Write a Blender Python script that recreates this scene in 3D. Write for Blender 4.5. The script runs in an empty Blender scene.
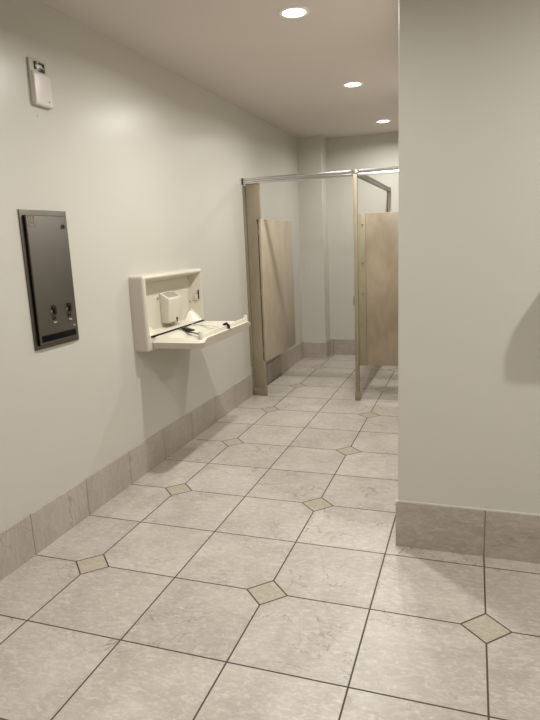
import bpy, bmesh, math, random
from mathutils import Vector, Matrix
random.seed(7)
C = bpy.context.scene.collection
S = 0.457                      # floor tile module (18 in)
XL, YR, XC, ZC = -0.352, 0.560, 1.412, 2.755
YB, YP, XP = 5.40, 5.13, -0.045
RX, RY = 4.4, -4.3             # far right wall, wall behind the camera

# ------------------------------------------------------------------ materials
def mat(name):
    m = bpy.data.materials.new(name); m.use_nodes = True
    nt = m.node_tree
    return m, nt, nt.nodes['Principled BSDF']
def N(nt, t, **k):
    n = nt.nodes.new(t)
    for a, b in k.items():
        if a.startswith('i_'):
            n.inputs[a[2:].replace('_', ' ')].default_value = b
        else: setattr(n, a, b)
    return n
def mth(nt, op, a, b=None, c=None):
    n = nt.nodes.new('ShaderNodeMath'); n.operation = op
    for i, v in enumerate((a, b, c)):
        if v is None: continue
        if isinstance(v, (int, float)): n.inputs[i].default_value = v
        else: nt.links.new(v, n.inputs[i])
    return n.outputs[0]
def mixc(nt, fac, a, b):
    n = nt.nodes.new('ShaderNodeMix'); n.data_type = 'RGBA'
    for s, v in ((n.inputs[0], fac), (n.inputs[6], a), (n.inputs[7], b)):
        if isinstance(v, (int, float)): s.default_value = v
        elif isinstance(v, tuple): s.default_value = (*v, 1)
        else: nt.links.new(v, s)
    return n.outputs[2]
def ramp(nt, fac, lo, hi):
    n = nt.nodes.new('ShaderNodeMapRange'); n.inputs[1].default_value = lo; n.inputs[2].default_value = hi
    nt.links.new(fac, n.inputs[0]); return n.outputs[0]
def noise(nt, vec, scale, detail=4, rough=.55, dist=0):
    n = N(nt, 'ShaderNodeTexNoise'); n.inputs['Scale'].default_value = scale
    n.inputs['Detail'].default_value = detail; n.inputs['Roughness'].default_value = rough
    n.inputs['Distortion'].default_value = dist
    nt.links.new(vec, n.inputs['Vector']); return n.outputs[0]
def bump(nt, bs, h, strength, dist):
    b = N(nt, 'ShaderNodeBump'); b.inputs['Strength'].default_value = strength
    b.inputs['Distance'].default_value = dist
    nt.links.new(h, b.inputs['Height']); nt.links.new(b.outputs[0], bs.inputs['Normal'])
def lin(r, g, b): return tuple(((v/255)/12.92 if v/255 < .04045 else ((v/255+.055)/1.055)**2.4) for v in (r, g, b))
def basic(name, col, rough=.5, metal=0, coat=0, n_scale=6, var=.05):
    m, nt, bs = mat(name)
    tc = N(nt, 'ShaderNodeTexCoord')
    f = noise(nt, tc.outputs['Object'], n_scale, 3)
    c = mixc(nt, f, tuple(v*(1-var) for v in col), tuple(min(1, v*(1+var)) for v in col))
    nt.links.new(c, bs.inputs['Base Color'])
    bs.inputs['Roughness'].default_value = rough; bs.inputs['Metallic'].default_value = metal
    bs.inputs['Coat Weight'].default_value = coat
    return m
def paint(name, col, rough, spec=.5):
    m, nt, bs = mat(name)
    tc = N(nt, 'ShaderNodeTexCoord'); o = tc.outputs['Object']
    f = noise(nt, o, 1.3, 3)
    c = mixc(nt, f, tuple(v*.97 for v in col), tuple(v*1.03 for v in col))
    nt.links.new(c, bs.inputs['Base Color'])
    bs.inputs['Roughness'].default_value = rough
    bs.inputs['Specular IOR Level'].default_value = spec
    bump(nt, bs, noise(nt, o, 120, 2), .08, .0012)
    return m

def stone(nt, vec, idv, base, light, dark, vein):
    """marbled porcelain: vec = coordinates, idv = per-tile random colour/vector"""
    sc = N(nt, 'ShaderNodeVectorMath', operation='SCALE'); nt.links.new(idv, sc.inputs[0]); sc.inputs[3].default_value = 23.0
    ad = N(nt, 'ShaderNodeVectorMath', operation='ADD'); nt.links.new(vec, ad.inputs[0]); nt.links.new(sc.outputs[0], ad.inputs[1])
    v = ad.outputs[0]
    big = noise(nt, v, 3.2, 5, .6, .6)
    st = N(nt, 'ShaderNodeMapping'); nt.links.new(v, st.inputs[0]); st.inputs['Scale'].default_value = (1, 1.9, 1)
    fine = noise(nt, st.outputs[0], 30, 8, .72, .8)
    vn = noise(nt, v, 2.6, 5, .55, 1.6)
    vline = mth(nt, 'ABSOLUTE', mth(nt, 'SUBTRACT', vn, .5))
    vmask = mth(nt, 'MULTIPLY', mth(nt, 'SUBTRACT', 1.0, ramp(nt, vline, 0, .009)), ramp(nt, noise(nt, v, 2.1, 2), .44, .6))
    c = mixc(nt, ramp(nt, big, .34, .66), dark, base)
    c = mixc(nt, mth(nt, 'MULTIPLY', ramp(nt, fine, .48, .72), .85), c, light)
    c = mixc(nt, mth(nt, 'MULTIPLY', ramp(nt, fine, .5, .3), .5), c, dark)
    c = mixc(nt, mth(nt, 'MULTIPLY', vmask, .7), c, vein)
    return c, fine

def floor_material():
    m, nt, bs = mat('floor_tile')
    g = N(nt, 'ShaderNodeNewGeometry')
    sp = N(nt, 'ShaderNodeSeparateXYZ'); nt.links.new(g.outputs['Position'], sp.inputs[0])
    u = mth(nt, 'DIVIDE', sp.outputs[0], S); v = mth(nt, 'DIVIDE', sp.outputs[1], S)
    du = mth(nt, 'ABSOLUTE', mth(nt, 'SUBTRACT', u, mth(nt, 'ROUND', u)))
    dv = mth(nt, 'ABSOLUTE', mth(nt, 'SUBTRACT', v, mth(nt, 'ROUND', v)))
    line = mth(nt, 'MINIMUM', du, dv)
    u2 = mth(nt, 'MULTIPLY', u, .5); v2 = mth(nt, 'MULTIPLY', v, .5)
    eu = mth(nt, 'ABSOLUTE', mth(nt, 'SUBTRACT', u2, mth(nt, 'ROUND', u2)))
    ev = mth(nt, 'ABSOLUTE', mth(nt, 'SUBTRACT', v2, mth(nt, 'ROUND', v2)))
    dd = mth(nt, 'MULTIPLY', mth(nt, 'ADD', eu, ev), 2.0)          # diamond distance, tile units
    R = .208
    inside = mth(nt, 'LESS_THAN', dd, R)
    dl = mth(nt, 'MULTIPLY', mth(nt, 'ABSOLUTE', mth(nt, 'SUBTRACT', dd, R)), .7071)
    W = .0074
    sq = mth(nt, 'MULTIPLY', mth(nt, 'LESS_THAN', line, W), mth(nt, 'SUBTRACT', 1.0, inside))
    gr = mth(nt, 'MAXIMUM', sq, mth(nt, 'LESS_THAN', dl, W*1.05))
    # per tile id
    cb = N(nt, 'ShaderNodeCombineXYZ'); nt.links.new(mth(nt, 'FLOOR', u), cb.inputs[0]); nt.links.new(mth(nt, 'FLOOR', v), cb.inputs[1])
    nt.links.new(mth(nt, 'MULTIPLY', inside, 7.3), cb.inputs[2])
    wn = N(nt, 'ShaderNodeTexWhiteNoise'); nt.links.new(cb.outputs[0], wn.inputs['Vector'])
    c, fine = stone(nt, g.outputs['Position'], wn.outputs['Color'], lin(187,180,169), lin(209,203,194), lin(166,158,147), lin(118,108,96))
    tv = mth(nt, 'ADD', mth(nt, 'MULTIPLY', wn.outputs['Value'], .10), .95)
    sc = N(nt, 'ShaderNodeVectorMath', operation='SCALE'); nt.links.new(c, sc.inputs[0]); nt.links.new(tv, sc.inputs[3])
    c = sc.outputs[0]
    dia = mixc(nt, ramp(nt, fine, .35, .68), lin(156,147,130), lin(188,180,164))
    c = mixc(nt, inside, c, dia)
    c = mixc(nt, gr, c, lin(74,64,54))
    nt.links.new(c, bs.inputs['Base Color'])
    r = mth(nt, 'ADD', mth(nt, 'MULTIPLY', gr, .45), mth(nt, 'ADD', mth(nt, 'MULTIPLY', fine, .12), .30))
    nt.links.new(r, bs.inputs['Roughness'])
    h = mth(nt, 'ADD', mth(nt, 'MULTIPLY', fine, .12), mth(nt, 'SUBTRACT', 1.0, gr))
    bump(nt, bs, h, .35, .0015)
    return m

def base_material(name, axis, base=(180,171,160), light=(196,188,178), dark=(163,153,142)):
    m, nt, bs = mat(name)
    g = N(nt, 'ShaderNodeNewGeometry')
    sp = N(nt, 'ShaderNodeSeparateXYZ'); nt.links.new(g.outputs['Position'], sp.inputs[0])
    u = mth(nt, 'DIVIDE', sp.outputs[axis], S)
    du = mth(nt, 'ABSOLUTE', mth(nt, 'SUBTRACT', u, mth(nt, 'ROUND', u)))
    gr = mth(nt, 'LESS_THAN', du, .005)
    cb = N(nt, 'ShaderNodeCombineXYZ'); nt.links.new(mth(nt, 'FLOOR', u), cb.inputs[0]); cb.inputs[1].default_value = axis*3+2
    wn = N(nt, 'ShaderNodeTexWhiteNoise'); nt.links.new(cb.outputs[0], wn.inputs['Vector'])
    mp = N(nt, 'ShaderNodeMapping'); nt.links.new(g.outputs['Position'], mp.inputs[0])
    mp.inputs['Scale'].default_value = (1.6, 1.6, .55) if axis == 1 else (.7, .7, 1.6)
    c, fine = stone(nt, mp.outputs[0], wn.outputs['Color'], lin(*base), lin(*light), lin(*dark), lin(122,110,99))
    tv = mth(nt, 'ADD', mth(nt, 'MULTIPLY', wn.outputs['Value'], .12), .94)
    sc = N(nt, 'ShaderNodeVectorMath', operation='SCALE'); nt.links.new(c, sc.inputs[0]); nt.links.new(tv, sc.inputs[3])
    c = mixc(nt, gr, sc.outputs[0], lin(112,101,89))
    nt.links.new(c, bs.inputs['Base Color']); bs.inputs['Roughness'].default_value = .42
    bump(nt, bs, mth(nt, 'SUBTRACT', fine, gr), .2, .001)
    return m

def steel(name, col, rough, aniso_axis=2):
    m, nt, bs = mat(name)
    tc = N(nt, 'ShaderNodeTexCoord')
    mp = N(nt, 'ShaderNodeMapping'); nt.links.new(tc.outputs['Object'], mp.inputs[0])
    mp.inputs['Scale'].default_value = (300, 300, 3)
    f = noise(nt, mp.outputs[0], 1, 3)
    c = mixc(nt, f, tuple(v*.88 for v in col), tuple(v*1.1 for v in col))
    nt.links.new(c, bs.inputs['Base Color']); bs.inputs['Metallic'].default_value = 1
    nt.links.new(mth(nt, 'ADD', mth(nt, 'MULTIPLY', f, .12), rough-.06), bs.inputs['Roughness'])
    return m
def phenolic(name, a, b, rough=.34):
    m, nt, bs = mat(name)
    tc = N(nt, 'ShaderNodeTexCoord'); o = tc.outputs['Object']
    mp = N(nt, 'ShaderNodeMapping'); nt.links.new(o, mp.inputs[0]); mp.inputs['Scale'].default_value = (1.4, 1.4, .6)
    f = noise(nt, mp.outputs[0], 3.5, 5, .6, .8); f2 = noise(nt, o, 45, 3)
    c = mixc(nt, ramp(nt, f, .33, .67), lin(*a), lin(*b))
    c = mixc(nt, mth(nt, 'MULTIPLY', f2, .18), c, lin(*b))
    nt.links.new(c, bs.inputs['Base Color']); bs.inputs['Roughness'].default_value = rough
    return m

M = dict(
  wall=paint('wall_paint', lin(197,194,184), .30, .5),
  wall_far=paint('wall_paint_flat', lin(203,200,190), .55, .4),
  wallr=paint('wall_paint_right', lin(206,203,193), .42, .45),
  ceil=paint('ceiling_paint', lin(211,202,195), .7, .3),
  floor=floor_material(),
  bx=base_material('baseboard_tile_across', 0), by=base_material('baseboard_tile_along', 1),
  caulk=basic('white_caulk', lin(205,200,190), .6),
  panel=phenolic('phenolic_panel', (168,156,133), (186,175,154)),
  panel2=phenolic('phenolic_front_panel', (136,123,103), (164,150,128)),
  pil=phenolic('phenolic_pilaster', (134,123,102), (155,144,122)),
  strip=phenolic('phenolic_strip', (134,127,104), (150,142,118)),
  edge=basic('dark_panel_edge', lin(62,52,42), .5),
  chrome=steel('chrome_rail', (.62,.62,.61), .24),
  strut=steel('dull_chrome_strut', (.26,.25,.23), .4),
  bolt=steel('bolt_steel', (.45,.42,.36), .35),
  steel=steel('brushed_stainless', (.17,.158,.138), .5),
  steel2=steel('brushed_stainless_flange', (.155,.14,.12), .4),
  slot=basic('black_opening', (.006,.006,.006), .4),
  caster_white=basic('caster_white', lin(220,216,210), .4),
  knob=basic('black_coin_knob', (.015,.015,.014), .35),
  bright=steel('polished_steel', (.85,.85,.85), .2),
  emblem=basic('brass_emblem', lin(120,104,70), .4, 0, 0, 90, .35),
  poly=basic('cream_polyethylene', lin(202,197,181), .42, 0, .05),
  poly_shade=basic('cream_polyethylene_shade', lin(196,189,175), .5),  # darker copy of the cream plastic, shade painted into the colour
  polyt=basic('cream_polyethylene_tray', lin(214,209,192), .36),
  grey=basic('grey_insert', lin(150,144,134), .5),
  black=basic('black_webbing', (.012,.012,.012), .55),
  webw=basic('cream_webbing', lin(205,198,178), .7),
  white=basic('white_plastic', lin(214,208,202), .35),
  whited=basic('offwhite_plastic', lin(190,184,174), .4),
  lens=basic('dark_green_lens', lin(52,58,50), .15),
  ring=basic('white_trim_ring', lin(235,230,222), .4),
)
M['slot'].node_tree.nodes['Principled BSDF'].inputs['Specular IOR Level'].default_value = .05
m, nt, bs = mat('lit_diffuser')
tc = N(nt, 'ShaderNodeTexCoord'); f = noise(nt, tc.outputs['Object'], 3, 1)
bs.inputs['Base Color'].default_value = (.9,.9,.88,1)
nt.links.new(mixc(nt, f, (1,.96,.88), (1,.98,.93)), bs.inputs['Emission Color']); bs.inputs['Emission Strength'].default_value = 9
M['diff'] = m

# ------------------------------------------------------------------ mesh helpers
def box(bm, x0, x1, y0, y1, z0, z1):
    r = bmesh.ops.create_cube(bm, size=1)
    for v in r['verts']:
        v.co = Vector(((x0+x1)/2+v.co.x*(x1-x0), (y0+y1)/2+v.co.y*(y1-y0), (z0+z1)/2+v.co.z*(z1-z0)))
    return r['verts']
def cyl(bm, p0, p1, r0, r1=None, seg=20):
    p0, p1 = Vector(p0), Vector(p1); d = p1-p0
    r = bmesh.ops.create_cone(bm, cap_ends=True, segments=seg, radius1=r0, radius2=r0 if r1 is None else r1, depth=d.length)
    q = d.to_track_quat('Z', 'Y').to_matrix().to_4x4()
    bmesh.ops.transform(bm, matrix=Matrix.Translation((p0+p1)/2) @ q, verts=r['verts'])
def tube(bm, pts, r, seg=10):
    pts = [Vector(p) for p in pts]; rings = []
    for i, p in enumerate(pts):
        t = (pts[min(i+1, len(pts)-1)]-pts[max(i-1, 0)]).normalized()
        a = t.cross(Vector((0,0,1)));  a = a.normalized() if a.length > 1e-4 else Vector((1,0,0)); b = t.cross(a)
        rings.append([bm.verts.new(p+a*r*math.cos(2*math.pi*k/seg)+b*r*math.sin(2*math.pi*k/seg)) for k in range(seg)])
    for A, B in zip(rings, rings[1:]):
        for k in range(seg): bm.faces.new((A[k], A[(k+1)%seg], B[(k+1)%seg], B[k]))
    bm.faces.new(rings[0][::-1]); bm.faces.new(rings[-1])
def ribbon(bm, pts, w, t=.002, up=(0,0,1)):
    pts = [Vector(p) for p in pts]; up = Vector(up); rings = []
    for i, p in enumerate(pts):
        d = (pts[min(i+1, len(pts)-1)]-pts[max(i-1, 0)]).normalized()
        a = d.cross(up).normalized(); n = a.cross(d).normalized()
        rings.append([bm.verts.new(p+a*sx*w/2+n*sy*t/2) for sx, sy in ((1,1),(-1,1),(-1,-1),(1,-1))])
    for A, B in zip(rings, rings[1:]):
        for k in range(4): bm.faces.new((A[k], A[(k+1)%4], B[(k+1)%4], B[k]))
    bm.faces.new(rings[0][::-1]); bm.faces.new(rings[-1])
def prism(bm, prof, axis, a, b):
    """extrude a closed 2-D profile along axis from a to b"""
    def P(u, v, w): return {'x': (w, u, v), 'y': (u, w, v), 'z': (u, v, w)}[axis]
    A = [bm.verts.new(P(u, v, a)) for u, v in prof]; B = [bm.verts.new(P(u, v, b)) for u, v in prof]
    n = len(prof)
    for i in range(n): bm.faces.new((A[i], A[(i+1)%n], B[(i+1)%n], B[i]))
    bm.faces.new(A[::-1]); bm.faces.new(B)
def bev(bm, w, seg=2):
    bmesh.ops.bevel(bm, geom=list(bm.edges), offset=w, segments=seg, affect='EDGES', profile=.5, clamp_overlap=True)
def mk(name, bm, m, parent=None, smooth=True, bevel=0, seg=2, loc=None):
    if bevel: bev(bm, bevel, seg)
    bmesh.ops.recalc_face_normals(bm, faces=list(bm.faces))
    me = bpy.data.meshes.new(name)
    if loc is not None: bmesh.ops.translate(bm, verts=bm.verts, vec=-Vector(loc))
    bm.to_mesh(me); bm.free()
    me.materials.append(m)
    if smooth:
        for p in me.polygons: p.use_smooth = True
        try: me.set_sharp_from_angle(angle=math.radians(35))
        except Exception: pass
    o = bpy.data.objects.new(name, me); C.objects.link(o)
    if loc is not None: o.location = loc
    if parent:
        o.parent = parent
        # parts are authored in world coordinates; the things' empties are unrotated
        par = Vector((0,0,0)); q = parent
        while q: par += q.location; q = q.parent
        o.location = Vector(o.location) - par
    return o
def BM(): return bmesh.new()
def thing(name, loc, label, cat, group=None):
    o = bpy.data.objects.new(name, None); C.objects.link(o); o.location = loc
    o.empty_display_size = .1; o['label'] = label; o['category'] = cat
    if group: o['group'] = group
    return o
def struct(name, bm, m, parent=None, smooth=False, bevel=0):
    o = mk(name, bm, m, parent, smooth, bevel)
    if not parent: o['kind'] = 'structure'
    return o
def sbox(name, m, *a, bevel=0):
    b = BM(); box(b, *a); return struct(name, b, m, bevel=bevel)

# ------------------------------------------------------------------ setting
T = .12
sbox('floor', M['floor'], XL-T, RX+T, RY-T, YB+T, -.06, 0)
sbox('ceiling', M['ceil'], XL-T, RX+T, RY-T, YB+T, ZC, ZC+.1)
sbox('wall_left', M['wall'], XL-T, XL, RY, YB, 0, ZC)
sbox('wall_back', M['wall_far'], XL-T, XC+.3, YB, YB+T, 0, ZC)
sbox('wall_back_pier', M['wall_far'], XL, XP, YP, YB, 0, ZC)
sbox('wall_right', M['wallr'], XC+.008, RX+T, YR, YR+.16, 0, ZC, bevel=.004)
sbox('wall_right_corridor', M['wallr'], XC+.008, XC+.168, YR+.16, YB, 0, ZC)
sbox('wall_room_side', M['wallr'], RX, RX+T, RY, YR, 0, ZC)
sbox('wall_rear', M['wallr'], XL-T, RX+T, RY-T, RY, 0, ZC)
HB = .224; t = .010
def baseboard(name, m, *a):
    o = sbox(name, m, *a, bevel=.0015); return o
baseboard('baseboard_left', M['by'], XL, XL+t, RY, YP, 0, HB)
baseboard('baseboard_pier', M['bx'], XL+t, XP+t, YP-t, YP, 0, HB-.018)
baseboard('baseboard_pier_side', M['by'], XP, XP+t, YP, YB-t, 0, HB-.018)
baseboard('baseboard_back', M['bx'], XP+t, XC, YB-t, YB, 0, HB-.018)
baseboard('baseboard_right', M['bx'], XC-.002, RX, YR-t, YR, 0, .238)
baseboard('baseboard_corridor', M['by'], XC-.002, XC+.008, YR, YB-t, 0, .238)
baseboard('baseboard_room_side', M['by'], RX-t, RX, RY, YR-t, 0, .238)
# caulk bead on the right-hand baseboard
sbox('trim_1', M['caulk'], XC+.006, RX, YR-.008, YR+.001, .238, .243)

# ------------------------------------------------------------------ downlights
def downlight(x, y, label):
    t = thing('recessed_downlight', (x, y, ZC), label, 'ceiling light', 'recessed downlights in the ceiling')
    b = BM()
    prof = [(.064, -.001), (.066, -.006), (.078, -.007), (.086, -.003), (.087, 0)]
    seg = 40; rings = [[b.verts.new((r*math.cos(2*math.pi*k/seg), r*math.sin(2*math.pi*k/seg), z)) for r, z in prof] for k in range(seg)]
    for k in range(seg):
        A, B = rings[k], rings[(k+1)%seg]
        for j in range(len(prof)-1): b.faces.new((A[j], A[j+1], B[j+1], B[j]))
    o = mk('trim_ring', b, M['ring']); o.parent = t
    b = BM(); bmesh.ops.create_cone(b, cap_ends=True, segments=40, radius1=.060, radius2=.066, depth=.004)
    bmesh.ops.translate(b, verts=b.verts, vec=(0,0,-.003))
    o = mk('diffuser', b, M['diff']); o.parent = t
    return t
def lamp(x, y, power, size=.085, col=(1,.973,.94), spread=165):
    l = bpy.data.lights.new('downlight_lamp', 'AREA'); l.shape = 'DISK'; l.size = size; l.energy = power*.66; l.color = col
    l.spread = math.radians(spread)
    o = bpy.data.objects.new('downlight_lamp', l); C.objects.link(o); o.location = (x, y, ZC-.012)
    return o
for y, lab, pw in ((1.212, 'glowing round downlight nearest the camera, the largest of the three in the row', 41),
               (2.907, 'middle glowing round downlight of the row of three', 35),
               (4.62, 'farthest glowing round downlight, above the stall interior', 27)):
    downlight(.777, y, lab); lamp(.777, y, pw)
lamp(.777, -.49, 26)
lamp(.777, -2.2, 16)
lamp(2.9, -.35, 40)
lamp(3.0, -2.4, 28)

# ------------------------------------------------------------------ toilet partition
PY = 3.2; PT = .028; ZB, ZT = .345, 1.735; ZR = 2.07; PX = .73
tp = thing('toilet_partition', (PX, PY, 0), 'beige phenolic toilet stall partition with open door and chrome headrail at the corridor end', 'partition')
b = BM()
pf = [(-.318, 0), (-.196, 0), (-.196, ZB-.02), (-.226, ZB+.02), (-.226, ZT), (-.182, ZT+.004), (-.182, ZR), (-.318, ZR)]
A = [b.verts.new((x, PY, z)) for x, z in pf]; B = [b.verts.new((x, PY+PT, z)) for x, z in pf]
for i in range(len(pf)): b.faces.new((A[i], A[(i+1)%len(pf)], B[(i+1)%len(pf)], B[i]))
b.faces.new(A[::-1]); b.faces.new(B)
mk('pilaster', b, M['pil'], tp, bevel=.003)
b = BM(); box(b, -.322, -.192, PY-.004, PY+PT+.004, 0, .075); o = mk('shoe', b, M['strip'], tp, bevel=.002); 
# wall bracket for the pilaster
b = BM(); box(b, XL, -.322, PY+.004, PY+PT-.004, .30, ZR-.02); mk('wall_bracket', b, M['strip'], tp, bevel=.002)
# centre post (edge-on pilaster)
b = BM(); box(b, .712, .748, PY-.012, PY+.03, 0, ZR+.01); mk('post', b, M['pil'], tp, bevel=.004)
b = BM(); box(b, .706, .754, PY-.018, PY+.036, 0, .085); bev(b, .006)
cyl(b, (.73, PY-.018, .04), (.73, PY-.022, .04), .006)
mk('shoe', b, M['strip'], tp)
b = BM(); box(b, .700, .713, PY-.014, PY+.018, .915, 1.0); mk('strike', b, M['bolt'], tp, bevel=.002)
# strip bracket + front panel
b = BM(); box(b, .748, .820, PY-.004, PY+.034, ZB-.004, ZT+.004)
st = mk('hinge_strip', b, M['strip'], tp, bevel=.003)
for z in (1.64, 1.30, 1.02, .70, .40):
    b = BM(); cyl(b, (.79, PY-.004, z), (.79, PY-.010, z), .009, .006, 14); mk('bolt', b, M['bolt'], st)
b = BM(); box(b, .820, XC-.01, PY+.002, PY+.028, ZB, ZT); mk('front_panel', b, M['panel2'], tp, bevel=.0025)
b = BM(); box(b, XC-.014, XC+.008, PY-.006, PY+.036, ZB+.05, ZT-.05); mk('wall_bracket', b, M['bolt'], tp, bevel=.002)
# divider running back to a rear pilaster
b = BM(); box(b, PX-.012, PX+.012, PY+.034, 5.25, ZB, ZT); mk('divider_panel', b, M['panel'], tp, bevel=.0025)
b = BM(); box(b, PX-.002, PX+.016, 5.27, YB-.014, 0, ZR+.01); mk('pilaster', b, M['panel'], tp, bevel=.003)
# headrails: hollow chrome rail with two lips
def rail_prof(c, z, w=.019, h=.027):
    return [(c-w, z-h), (c+w, z-h), (c+w, z-h*.45), (c+w*.7, z-h*.3), (c+w*.7, z+h*.25), (c+w, z+h*.4), (c+w*.8, z+h), (c-w*.8, z+h), (c-w, z+h*.4), (c-w*.7, z+h*.25), (c-w*.7, z-h*.3), (c-w, z-h*.45)]
b = BM(); prism(b, rail_prof(PY+.014, 2.092), 'x', XL+.008, XC+.006); mk('headrail', b, M['chrome'], tp, bevel=.0012, seg=1)
b = BM(); prism(b, rail_prof(PX+.01, 2.086, .021, .023), 'y', PY+.03, YB-.006); mk('headrail', b, M['strut'], tp, bevel=.0012, seg=1)
def flange(cx, cy, ax):
    b = BM()
    if ax == 'x': box(b, cx, cx+.014, cy-.026, cy+.026, 2.064, 2.120); 
    else: box(b, cx-.024, cx+.024, cy-.014, cy, 2.066, 2.118)
    mk('rail_flange', b, M['edge'], tp, bevel=.003)
flange(XL, PY+.014, 'x'); flange(XC-.008, PY+.014, 'x'); flange(PX, YB, 'y')
b = BM(); box(b, PX-.026, PX+.026, PY-.008, PY+.040, 2.066, 2.118); bev(b, .004)
box(b, PX-.034, PX-.024, PY-.012, PY+.044, 2.062, 2.124); box(b, PX+.024, PX+.034, PY-.012, PY+.044, 2.062, 2.124)
mk('rail_clamp', b, M['chrome'], tp, bevel=.0)
# open door, swung back beside the left wall
dr_b = BM(); box(dr_b, 0, .026, .012, .975, ZB, ZT)
door = mk('door', dr_b, M['panel'], tp, bevel=.0025)
ang = math.radians(-1.4)
door.location = (-.222-PX, PY+.034-PY, 0); door.rotation_euler = (0, 0, ang)
b = BM(); box(b, -.012, .002, -.004, .03, ZB, ZT)
o = mk('hinge_edge', b, M['edge']); o.parent = door
for z in (ZB+.12, (ZB+ZT)/2, ZT-.12):
    b = BM(); cyl(b, (.003, .006, z-.03), (.003, .006, z+.03), .007); o = mk('hinge', b, M['bolt']); o.parent = door
# screws on left pilaster
for z in (1.68, .75, .42):
    b = BM(); cyl(b, (-.285, PY, z), (-.285, PY-.004, z), .007, .005, 12); mk('screw', b, M['bolt'], tp)

# ------------------------------------------------------------------ vending dispenser
X0 = XL
vd = thing('sanitary_dispenser', (X0, .36, 1.03), 'tall dark brushed steel vending dispenser with two coin knobs mounted on left wall', 'dispenser')
y0, y1, z0, z1 = .183, .537, 1.03, 1.73
b = BM(); box(b, X0, X0+.008, y0, y1, z0, z1); mk('flange', b, M['steel2'], vd, bevel=.002)
b = BM(); box(b, X0+.008, X0+.020, y0+.019, y1-.024, z0+.021, z1-.027); mk('door_seam', b, M['slot'], vd, bevel=.002)
dp = BM(); box(dp, X0+.010, X0+.028, y0+.022, y1-.026, z0+.024, z1-.030); dp = mk('door', dp, M['steel'], vd, bevel=.002)
xf = X0+.028
b = BM(); box(b, xf-.002, xf+.0012, .214, .490, 1.066, 1.100); bev(b, .003)
mk('vend_opening', b, M['slot'], dp)
for yy in (.325, .450):
    k = BM(); 
    cyl(k, (xf, yy, 1.205), (xf+.003, yy, 1.205), .022, .020, 28)
    plate = mk('coin_mechanism', k, M['steel2'], dp)
    k = BM(); cyl(k, (xf+.003, yy, 1.235), (xf+.009, yy, 1.235), .013, .012, 20)
    box(k, xf+.006, xf+.014, yy-.002, yy+.010, 1.200, 1.236)
    mk('coin_knob', k, M['knob'], plate, bevel=.0)
    k = BM(); box(k, xf+.002, xf+.004, yy-.012, yy-.004, 1.170, 1.196); box(k, xf+.002, xf+.004, yy+.004, yy+.010, 1.172, 1.192)
    mk('coin_slot', k, M['knob'], plate)
    k = BM(); box(k, xf+.0, xf+.006, yy-.013, yy+.013, 1.154, 1.160); mk('return_lip', k, M['bright'], plate, bevel=.001)
k = BM(); cyl(k, (xf, .482, 1.120), (xf+.004, .482, 1.120), .006, .005, 16); mk('button', k, M['bright'], dp)
k = BM(); cyl(k, (xf, .472, 1.648), (xf+.005, .472, 1.648), .013, .011, 20); lk = mk('lock', k, M['steel2'], dp)
k = BM(); box(k, xf+.004, xf+.007, .470, .479, 1.641, 1.656); mk('keyhole', k, M['slot'], lk)
# worn emblem: square outline with a leaf-like stroke
k = BM(); cy_, cz_ = .240, 1.672
for a in ((-.024,-.019,-.026,.026),(-.024,.024,.021,.026),(.012,.017,-.012,.026),(-.008,-.003,-.006,.018),(-.008,.012,-.010,-.005),(.018,.026,-.026,-.018),(-.020,.006,-.026,-.021)):
    box(k, xf, xf+.0008, cy_+a[0], cy_+a[1], cz_+a[2], cz_+a[3])
mk('emblem', k, M['emblem'], dp)

# ------------------------------------------------------------------ air freshener
af = thing('air_freshener', (X0, .445, 2.24), 'small white wall air freshener dispenser with dark window, high on left wall', 'dispenser')
b = BM(); box(b, X0, X0+.010, .372, .506, 2.240, 2.462); mk('back_plate', b, M['whited'], af, bevel=.005, seg=3)
b = BM()
prism(b, [(X0+.008, 2.243), (X0+.022, 2.240), (X0+.028, 2.250), (X0+.028, 2.392), (X0+.020, 2.402), (X0+.008, 2.404)], 'y', .378, .506)
cv = mk('cover', b, M['white'], af, bevel=.006, seg=3)
b = BM(); box(b, X0+.009, X0+.014, .374, .380, 2.256, 2.452); mk('side_rib', b, M['white'], af, bevel=.002)
b = BM(); cyl(b, (X0+.027, .478, 2.268), (X0+.031, .478, 2.268), .006, .005, 16); mk('button', b, M['bolt'], cv)
b = BM()
for a in ((.410,.422,2.414,2.450),(.468,.482,2.408,2.450),(.422,.468,2.440,2.450),(.440,.470,2.408,2.424)): box(b, X0+.009, X0+.016, *a)
wn_ = mk('window_frame', b, M['lens'], af, bevel=.001)
b = BM(); box(b, X0+.009, X0+.013, .422, .468, 2.416, 2.440); mk('window', b, M['white'], wn_, bevel=.001)
b = BM(); cyl(b, (X0, .408, 2.196), (X0+.002, .408, 2.196), .006, .005, 14)
o = mk('wall_screw', b, M['whited'], loc=(X0, .408, 2.196)); o['label'] = 'tiny painted screw head on wall under the white air freshener'; o['category'] = 'screw'

# ------------------------------------------------------------------ baby changing station
bc = thing('baby_changing_station', (X0, 1.55, .85), 'cream plastic baby changing station folded open on left wall', 'changing table')
Y0, Y1, Z0, Z1, XF = 1.105, 1.985, .845, 1.345, -.245
OY0, OY1, OZ0, OZ1, XI = 1.135, 1.958, .945, 1.318, -.332
b = BM()
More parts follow.
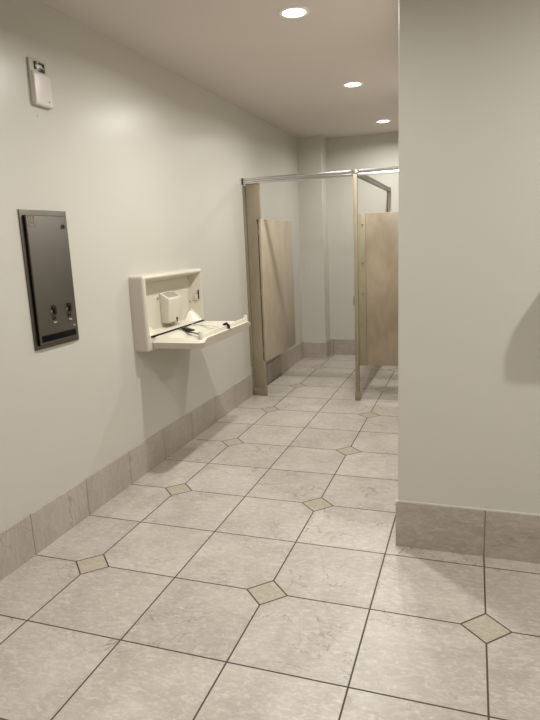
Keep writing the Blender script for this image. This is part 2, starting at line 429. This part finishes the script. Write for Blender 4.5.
# shell: outer box with an opening built as a ring of quads plus side walls
def rect(x, a0, a1, c0, c1): return [b.verts.new((x, a, c)) for a, c in ((a0,c0),(a1,c0),(a1,c1),(a0,c1))]
back = rect(X0, Y0, Y1, Z0, Z1)
mid = rect(XF+.0, Y0, Y1, Z0, Z1)
fo = rect(XF, OY0, OY1, OZ0, OZ1)
inn = rect(XI, OY0+.035, OY1-.035, OZ0+.02, OZ1-.03)
def br(A, B):
    for i in range(4): b.faces.new((A[i], A[(i+1)%4], B[(i+1)%4], B[i]))
br(back, mid); br(mid, fo); br(fo, inn); b.faces.new(inn); b.faces.new(back[::-1])
bmesh.ops.recalc_face_normals(b, faces=list(b.faces))
ed = [e for e in b.edges if all(v in mid for v in e.verts) or (e.verts[0] in back and e.verts[1] in mid) or (e.verts[1] in back and e.verts[0] in mid)]
bmesh.ops.bevel(b, geom=ed, offset=.022, segments=5, affect='EDGES', profile=.5)
ed = [e for e in b.edges if abs(e.verts[0].co.x-XF) < 1e-5 and abs(e.verts[1].co.x-XF) < 1e-5 and OY0-1e-4 <= min(v.co.y for v in e.verts) and max(v.co.y for v in e.verts) <= OY1+1e-4 and min(v.co.z for v in e.verts) >= OZ0-1e-4 and max(v.co.z for v in e.verts) <= OZ1+1e-4 and (abs(e.verts[0].co.y-e.verts[1].co.y) > .5 or abs(e.verts[0].co.z-e.verts[1].co.z) > .3)]
bmesh.ops.bevel(b, geom=ed, offset=.007, segments=3, affect='EDGES', profile=.5)
hs = mk('housing', b, M['poly'], bc)
hs.data.materials.append(M['poly_shade'])
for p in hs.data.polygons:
    if p.center.y+hs.location.y < -.40 and abs(p.normal.y) > .8: p.material_index = 1  # shade painted on the near end face
# moulded gussets in the lower inner corners
for s, yy in ((1, OY0+.012), (-1, OY1-.012)):
    b = BM()
    a = [(XI+.004, yy, OZ0+.012), (XI+.004, yy+s*.15, OZ0+.012), (XI+.004, yy+s*.09, OZ0+.07), (XI+.004, yy+s*.015, OZ0+.10), (XF-.006, yy, OZ0+.004), (XF-.006, yy+s*.11, OZ0+.004)]
    bmesh.ops.convex_hull(b, input=[b.verts.new(p) for p in a])
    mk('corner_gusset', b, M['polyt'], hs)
# liner box
b = BM(); r = box(b, XI, -.258, 1.445, 1.650, .990, 1.205)
for v in r:
    if v.co.z < 1.1 and v.co.x > -.3: v.co.x -= .010
    if v.co.z > 1.1 and v.co.x > -.3: v.co.z -= .045
lb = mk('liner_box', b, M['poly'], bc, bevel=.007, seg=3)
b = BM(); r = box(b, XI+.010, -.270, 1.468, 1.628, 1.190, 1.202)
for v in r: v.co.z -= (v.co.x-XI)*.045/.074-.004
mk('liner_slot', b, M['grey'], lb, bevel=.002)
b = BM(); cyl(b, (-.270, 1.560, 1.012), (-.262, 1.560, 1.012), .009, .009, 16); box(b, -.27, -.263, 1.557, 1.563, .988, 1.012); mk('lock', b, M['slot'], lb)
for n_, (yy, zz) in enumerate(((1.415, 1.167), (1.905, 1.095), (1.905, 1.272))):
    b = BM(); cyl(b, (XI, yy, zz), (XI+.006, yy, zz), .010, .008, 16); mk('screw', b, M['bolt'], hs)
b = BM(); box(b, -.310, -.272, OY1-.032, OY1-.012, 1.10, 1.145); mk('latch', b, M['poly'], hs, bevel=.004)
b = BM(); box(b, -.272, -.266, OY1-.022, OY1-.010, 1.11, 1.18); mk('latch_slot', b, M['slot'], hs, bevel=.001)
b = BM(); box(b, XF-.012, XF+.005, OY0+.012, OY1-.004, .936, .946); mk('hinge_gap', b, M['slot'], hs, bevel=.001)
# tray as a moulded height field
TX0, TX1, TY0, TY1 = -.240, .115, 1.150, 2.085
nx, ny = 34, 60; b = BM(); top = {}; bot = {}
def sm(e0, e1, x):
    t = max(0, min(1, (x-e0)/(e1-e0))); return t*t*(3-2*t)
for i in range(nx+1):
    for j in range(ny+1):
        u = i/nx; v = j/ny
        x = TX0+(TX1-TX0)*u; 
        y = TY0+(TY1-TY0)*v
        # rounded outer corners
        ya, yb = TY0, TY1
        rc = .045; ex = max(0, x-(TX1-rc))
        if ex > 0:
            ins = rc-math.sqrt(max(0, rc*rc-ex*ex)); ya += ins; yb -= ins
        if x < TX0+.02: yb -= 0
        # right end narrows towards the hinge
        yb -= .085*(1-u)
        y = ya+(yb-ya)*v
        ds = min(y-ya, yb-y)/.05
        z = .905+.032*sm(0, 1, ds)*(1-.35*u)
        dish = sm(.05, .13, x-TX0)*sm(.03, .09, TX1-x)*sm(.05, .14, y-ya)*sm(.05, .14, yb-y)
        z -= .028*dish
        top[i, j] = b.verts.new((x, y, z))
        bot[i, j] = b.verts.new((x-.012*sm(.2, 0, 1-u) if u > .8 else x, y+(.012 if j == 0 else -.012 if j == ny else 0), .866))
for i in range(nx):
    for j in range(ny):
        b.faces.new((top[i,j], top[i+1,j], top[i+1,j+1], top[i,j+1])); b.faces.new((bot[i,j], bot[i,j+1], bot[i+1,j+1], bot[i+1,j]))
for i in range(nx):
    b.faces.new((top[i,0], bot[i,0], bot[i+1,0], top[i+1,0])); b.faces.new((top[i,ny], top[i+1,ny], bot[i+1,ny], bot[i,ny]))
for j in range(ny):
    b.faces.new((top[0,j], top[0,j+1], bot[0,j+1], bot[0,j])); b.faces.new((top[nx,j], bot[nx,j], bot[nx,j+1], top[nx,j+1]))
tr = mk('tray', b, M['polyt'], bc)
tr.data.materials.append(M['poly_shade'])
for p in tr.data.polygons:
    if abs(p.normal.z) < .5 or p.normal.z < 0: p.material_index = 1  # tray sides and underside get the painted shade too
# raised safety lip along the outer edge with end horns
for a0, a1 in ((1.225, 1.60), (1.655, 2.0)):
    b = BM()
    prism(b, [(TX1-.050, .905), (TX1-.016, .900), (TX1-.022, .954), (TX1-.038, .956)], 'y', a0, a1)
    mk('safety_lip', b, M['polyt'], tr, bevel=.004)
for yy in (1.205, 2.010):
    b = BM(); cyl(b, (TX1-.030, yy, .90), (TX1-.030, yy, .974), .019, .013, 16)
    mk('horn', b, M['polyt'], tr, bevel=.004)
b = BM(); ribbon(b, [(TX1-.056, 1.63, .906), (TX1-.044, 1.63, .958), (TX1-.028, 1.63, .964), (TX1-.012, 1.63, .950), (TX1-.010, 1.63, .915)], .022, .004, (0,1,0)); mk('strap_loop', b, M['black'], tr)
st_ = BM(); ribbon(st_, [(-.235, 1.52, .944), (-.20, 1.50, .946), (-.165, 1.475, .940), (-.12, 1.455, .928), (-.07, 1.44, .924), (-.02, 1.40, .924), (.03, 1.36, .926), (.06, 1.32, .932)], .020, .003)
sp_ = mk('safety_strap', st_, M['black'], tr)
b = BM(); ribbon(b, [(-.185, 1.50, .952), (-.14, 1.478, .944), (-.095, 1.462, .938)], .034, .012); mk('buckle', b, M['knob'], sp_, bevel=.002)
b = BM(); ribbon(b, [(-.235, 1.72, .944), (-.17, 1.76, .936), (-.08, 1.78, .922), (.0, 1.72, .922), (.055, 1.64, .93)], .020, .003); mk('safety_strap', b, M['webw'], tr)

# ------------------------------------------------------------------ added shadow caster, dryer-shaped, beyond the frame on the right-hand wall
hd = thing('shadow_caster', (2.26, YR, 1.16), 'unseen white dryer-shaped shadow caster on the right wall outside the picture edge', 'shadow caster')
b = BM(); prism(b, [(2.09,1.25),(2.085,1.33),(2.11,1.42),(2.17,1.52),(2.40,1.52),(2.42,1.40),(2.41,1.25),(2.38,1.235),(2.12,1.235)], 'y', YR-.19, YR); mk('body', b, M['white'], hd, bevel=.03, seg=5)
b = BM(); cyl(b, (2.26, YR-.10, 1.205), (2.26, YR-.11, 1.16), .03, .024, 20); mk('nozzle', b, M['chrome'], hd)

# ------------------------------------------------------------------ camera
f_px, yaw, pitch, roll = 587.243, -.3364, -.1995, -.0423
cy, sy, cp, sn = math.cos(yaw), math.sin(yaw), math.cos(pitch), math.sin(pitch)
fw = Vector((sy*cp, cy*cp, sn)); rt = Vector((cy, -sy, 0)); up = rt.cross(fw)
cr, sr = math.cos(roll), math.sin(roll)
r2 = rt*cr+up*sr; u2 = -rt*sr+up*cr
cam = bpy.data.cameras.new('camera'); co = bpy.data.objects.new('camera', cam); C.objects.link(co)
mw = Matrix((( r2.x, u2.x, -fw.x, 3.8184*S), (r2.y, u2.y, -fw.y, -4.8167*S), (r2.z, u2.z, -fw.z, 3.3414*S), (0,0,0,1)))
co.matrix_world = mw
cam.sensor_fit = 'VERTICAL'; cam.sensor_height = 36; cam.lens = 36*f_px/720; cam.clip_start = .05
bpy.context.scene.camera = co

# ------------------------------------------------------------------ world, colour
w = bpy.data.worlds.new('world'); bpy.context.scene.world = w; w.use_nodes = True
w.node_tree.nodes['Background'].inputs[0].default_value = (.8,.75,.68,1); w.node_tree.nodes['Background'].inputs[1].default_value = .1
vs = bpy.context.scene.view_settings
vs.view_transform = 'Standard'; vs.look = 'None'; vs.exposure = 0; vs.gamma = 1
